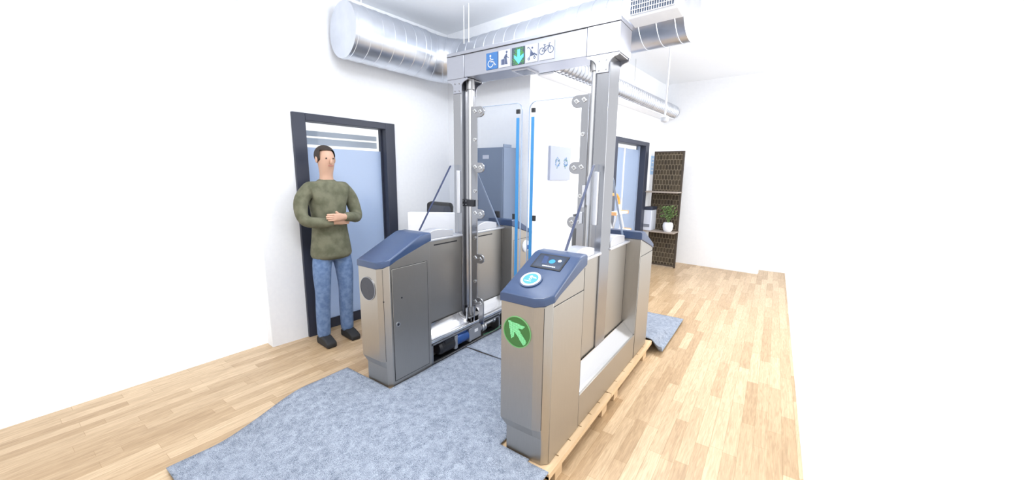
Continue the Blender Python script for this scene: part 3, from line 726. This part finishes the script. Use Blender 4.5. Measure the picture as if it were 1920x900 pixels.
# white counter and the chair behind it
cyaw = -math.radians(34.3)
t = thing('counter_box', 'blank white box panel in front of dark chair by left wall', 'box', R(-1.99, .985, FZ), math.radians(34.3))
MB().box(-.285, .285, -.01, .06, 0, 1.205).build('box_body', plain('white card', (.86, .87, .9), .7), t, bevel=.004)
m = MB()
for i, (x, z) in enumerate(((.06, 1.03), (.085, 1.045), (.11, 1.03), (.14, 1.04), (.085, 1.015))): m.box(x-.02, x+.012, -.0115, -.0095, z-.004, z+.004)
m.build('faint_print', plain('faint blue print', (.55, .65, .85), .7), t)
t = thing('office_chair', 'dark mesh office chair behind the white box by left wall', 'chair', R(-2.14, 1.16, FZ), math.radians(-145.7))
pts = [(-.12, 1.0), (-.13, 1.25), (-.115, 1.285), (.10, 1.302), (.14, 1.28), (.15, 1.0), (.13, .78), (-.13, .78)]
b = MB().prism(pts, 'y', -.015, .02).build('backrest', 'rubber', t, bevel=.012)
MB().prism([(x*.82, (z-1.04)*.82+1.05) for x, z in pts], 'y', .018, .024).build('mesh_back', plain('chair mesh', (.06, .065, .085), .8), b)
MB().box(-.23, .23, -.46, -.02, .46, .53).build('seat', 'rubber', t, bevel=.03)
MB().box(-.03, .03, -.01, .04, .5, .85).build('back_stem', 'rubber', t)
MB().cyl((0, -.22, .08), (0, -.22, .47), .03, 16).build('column', 'rubber', t)
for k in range(5):
    a = 2*math.pi*k/5; l = MB().sweep([(0, -.22, .11), (.27*math.cos(a), -.22+.27*math.sin(a), .065)], [.025, .015], 10).build('base_arm', 'rubber', t)
    MB().cyl((.27*math.cos(a)-.012, -.22+.27*math.sin(a), .027), (.27*math.cos(a)+.012, -.22+.27*math.sin(a), .027), .027, 14).build('caster', 'rubber', l)
# steel channel standing behind the passage
t = thing('steel_channel', 'upright steel channel standing behind the right gate passage side', 'metal channel', (-.455, 1.33, .019), math.radians(-8))
MB().box(-.045, .04, 0, .006, 0, 1.14).box(-.045, -.038, -.05, 0, 0, 1.14).build('channel_web', 'steel_dark', t, bevel=.001)
MB().box(-.08, .07, -.09, .06, 0, .012).build('base_plate', 'steel_dark', t)

# woven room divider with shelves
t = rthing('room_divider', 'dark woven room divider with two shelves at the right edge', 'room divider', -1.22, 5.43)
MB().box(-.235, .235, -.012, .012, .02, 1.995).build('woven_panel', 'weave', t)
fr = plain('divider frame', (.055, .042, .03), .6)
MB().box(-.25, -.222, -.016, .016, 0, 2.015).box(.222, .25, -.016, .016, 0, 2.015).box(-.222, .222, -.016, .016, 1.99, 2.015).box(-.222, .222, -.016, .016, .02, .045).build('panel_frame', fr, t, bevel=.002)
for z in (1.335, .655): MB().box(-.40, .25, -.26, .05, z-.022, z).build('shelf', plain('shelf board', (.34, .29, .25), .5), t, bevel=.003)
for z in (.655+.0,): 
    t2 = rthing('printer', 'white printer with dark lid on the lower divider shelf', 'printer', -1.445, 5.28, FZ+.655)
    MB().box(-.085, .085, -.10, .14, 0, .355).build('printer_body', plain('printer body', (.62, .66, .76), .5), t2, bevel=.008)
    MB().box(-.055, .09, -.105, .145, .356, .41).build('printer_lid', 'frame', t2, bevel=.006)
    MB().box(-.06, .06, -.106, -.098, .06, .11).build('paper_slot', plain('slot', (.2, .22, .27), .6), t2)
    t3 = rthing('potted_plant', 'small green plant in white pot on the lower divider shelf', 'plant', -1.10, 5.27, FZ+.655)
    MB().sweep([(0, 0, 0), (0, 0, .03), (0, 0, .10), (0, 0, .15), (0, 0, .16)], [.055, .075, .085, .075, .06], 24).build('pot', 'white', t3)
    MB().cyl((0, 0, .12), (0, 0, .155), .058, 20).build('soil', 'rubber', t3)
    m = MB(); random.seed(5)
    for i in range(16):
        a = random.uniform(0, 6.28); l = random.uniform(.04, .13); m.sweep([(0, 0, .14), (.4*l*math.cos(a), .4*l*math.sin(a), .24), (l*math.cos(a), l*math.sin(a), .26+random.uniform(0, .16))], [.003, .0025, .002], 6)
    m.build('stem', 'leaf', t3)
    m = MB()
    for i in range(150):
        a = random.uniform(0, 6.28); l = random.uniform(.01, .15); c = Vector((l*math.cos(a), l*math.sin(a), .24+random.uniform(0, .20)))
        n = Vector((random.uniform(-1, 1), random.uniform(-1, 1), random.uniform(.2, 1))).normalized(); u = n.orthogonal().normalized(); w = n.cross(u); s = random.uniform(.012, .024)
        vs = [m.bm.verts.new(c+u*s*1.4), m.bm.verts.new(c+w*s*.6+n*.004), m.bm.verts.new(c-u*s*1.4), m.bm.verts.new(c-w*s*.6+n*.004)]; m.bm.faces.new(vs)
    o = m.build('leaves', 'leaf', t3, recalc=False); o['kind'] = 'stuff'
# folding step ladder near the second door
t = rthing('step_ladder', 'grey folding step ladder with orange grip behind the right post', 'ladder', -1.27, 3.41, FZ, math.radians(90))
def rail(m, x, ya, za, yb, zb): m.sweep([(x, ya, za), (x, yb, zb)], .014, 10)
m = MB(); rail(m, -.19, -.30, 0, 0, 1.22); rail(m, .19, -.30, 0, 0, 1.22); rail(m, -.17, .26, 0, 0, 1.12); rail(m, .17, .26, 0, 0, 1.12); m.build('rails', 'zinc', t)
m = MB(); m.sweep([(-.19, 0, 1.20), (-.185, .01, 1.28), (-.12, .01, 1.33), (0, .01, 1.34), (.12, .01, 1.33), (.185, .01, 1.28), (.19, 0, 1.20)], .020, 10); m.build('grip', 'orange', t)
for z in (.24, .56, .86, 1.10):
    y = -.30+.30*z/1.32; s = MB().box(-.18, .18, y-.09, y+.05, z-.015, z+.015).build('step', 'alu' if z < .8 else 'white', t, bevel=.004)
    [MB().box(xa, xa+.027, y-.09, y+.05, z-.022, z+.022).build('step_end', 'orange', s, bevel=.004) for xa in (-.205, .178)]

# ------------------------------------------------------------------ person by the left door
def skin_mesh(name, mat, parent, verts, edges, radii, root=0, sub=2, loc=None):
    me = bpy.data.meshes.new(name); me.from_pydata(verts, edges, []); o = bpy.data.objects.new(name, me); COL.objects.link(o)
    md = o.modifiers.new('skin', 'SKIN'); md.use_smooth_shade = True
    ss = o.modifiers.new('sub', 'SUBSURF'); ss.levels = sub; ss.render_levels = sub
    for i, r in enumerate(radii):
        sv = me.skin_vertices[0].data[i]; sv.radius = (r, r) if not isinstance(r, tuple) else r; sv.use_root = (i == root)
    dg = bpy.context.evaluated_depsgraph_get(); me2 = bpy.data.meshes.new_from_object(o.evaluated_get(dg))
    bpy.data.objects.remove(o); o = bpy.data.objects.new(name, me2); COL.objects.link(o)
    me2.materials.clear(); me2.materials.append(MAT[mat])
    for p_ in me2.polygons: p_.use_smooth = True
    o.parent = parent; return o
# local frame: the person faces -y, x to the person's left seen from the front is +x
pt = rthing('person', 'person in olive jacket and blue jeans with folded arms beside left door', 'person', -2.52, .18, FZ, math.radians(90))
V = []; Ed = []; Rd = []
def chain(pts, start=None):
    idx = start
    for (x, y, z, r) in pts:
        V.append((x, y, z)); Rd.append(r); i = len(V)-1
        if idx is not None: Ed.append((idx, i))
        idx = i
    return idx
pel = chain([(0, 0, .98, (.085, .06))])
chest = chain([(0, .0, 1.12, (.10, .07)), (0, .01, 1.28, (.115, .075)), (0, .015, 1.41, (.09, .06))], pel)
neck = chain([(0, .01, 1.52, .052), (0, -.005, 1.60, .062), (0, -.012, 1.68, (.076, .092)), (0, -.005, 1.745, (.070, .085)), (0, 0, 1.785, .04)], chest)
for s in (-1, 1):
    k = chain([(s*.085, 0, .90, .055), (s*.105, -.012, .70, .058), (s*.108, -.012, .50, .055), (s*.110, .012, .32, .052), (s*.112, .02, .10, .034), (s*.115, -.02, .05, .028), (s*.117, -.09, .035, .020)], pel)
    sh = chain([(s*.16, .015, 1.40, .042), (s*.218, .02, 1.35, .042), (s*.245, -.005, 1.24, .038), (s*.235, -.05, 1.16, .036)], chest)
    fz = 1.20 if s > 0 else 1.16; fy = -.20 if s > 0 else -.165
    wr = chain([(s*.12, fy+.03, fz-.01, .036), (s*.02, fy-.01, fz, .027), (-s*.03, fy-.012, fz+.004, .030)], sh)
    for f_ in range(4):
        zz = fz+.024-.016*f_; ln = (.030, .036, .034, .026)[f_]
        chain([(-s*.055, fy-.012, zz, .0105), (-s*(.055+ln), fy-.006, zz, .0095), (-s*(.060+ln*1.6), fy+.012, zz-.002, .0085)], wr)
    chain([(-s*.025, fy-.02, fz+.032, .011), (-s*.045, fy-.018, fz+.052, .0095)], wr)
body = skin_mesh('body', 'skin', pt, V, Ed, Rd)
V, Ed, Rd = [], [], []
c0 = chain([(0, 0, .79, (.198, .150)), (0, 0, .86, (.196, .148))]); c1 = chain([(0, 0, 1.02, (.172, .128)), (0, .0, 1.15, (.155, .115)), (0, .01, 1.30, (.170, .120)), (0, .015, 1.42, (.150, .105)), (0, .012, 1.50, (.082, .075)), (0, .012, 1.53, (.07, .066))], c0); ch = 5
for s in (-1, 1):
    fz = 1.20 if s > 0 else 1.16; fy = -.20 if s > 0 else -.165
    chain([(s*.150, .015, 1.43, .075), (s*.222, .02, 1.36, .070), (s*.246, -.005, 1.24, .060), (s*.236, -.055, 1.16, .056), (s*.12, fy+.03, fz-.01, .046), (s*.035, fy-.008, fz, .040)], ch)
skin_mesh('jacket', 'olive', pt, V, Ed, Rd)
V, Ed, Rd = [], [], []
c0 = chain([(0, 0, 1.02, (.12, .085)), (0, 0, .95, (.125, .095))])
for s in (-1, 1): chain([(s*.088, 0, .86, .088), (s*.105, -.012, .70, .084), (s*.108, -.012, .50, .068), (s*.110, .010, .32, .066), (s*.112, .018, .12, .062), (s*.112, .018, .045, .060)], c0)
skin_mesh('jeans', 'jeans', pt, V, Ed, Rd)
for s in (-1, 1): MB().prism([(-.145, .0), (.08, .0), (.085, .06), (.03, .095), (-.05, .085), (-.145, .05)], 'x', s*.115-.045, s*.115+.045).build('shoe', 'rubber', pt, bevel=.015)
m = MB().ball((0, .012, 1.725), .094, (.90, 1.02, .98), 20)
bmesh.ops.delete(m.bm, geom=[v for v in m.bm.verts if v.co.y < -.045 and v.co.z < 1.755 or v.co.z < 1.64], context='VERTS')
m.build('hair', 'hair', pt)
for s in (-1, 1): MB().ball((s*.03, -.083, 1.70), .007).build('eye', 'hair', pt)
MB().ball((0, -.105, 1.672), .016, (.7, 1, 1.5)).build('nose', 'skin', pt); MB().box(-.022, .022, -.098, -.092, 1.634, 1.642).build('mouth', plain('lips', (.4, .16, .13), .6), pt, bevel=.003)
for s in (-1, 1): MB().ball((s*.078, .0, 1.69), .022, (.4, .8, 1.3)).build('ear', 'skin', pt)
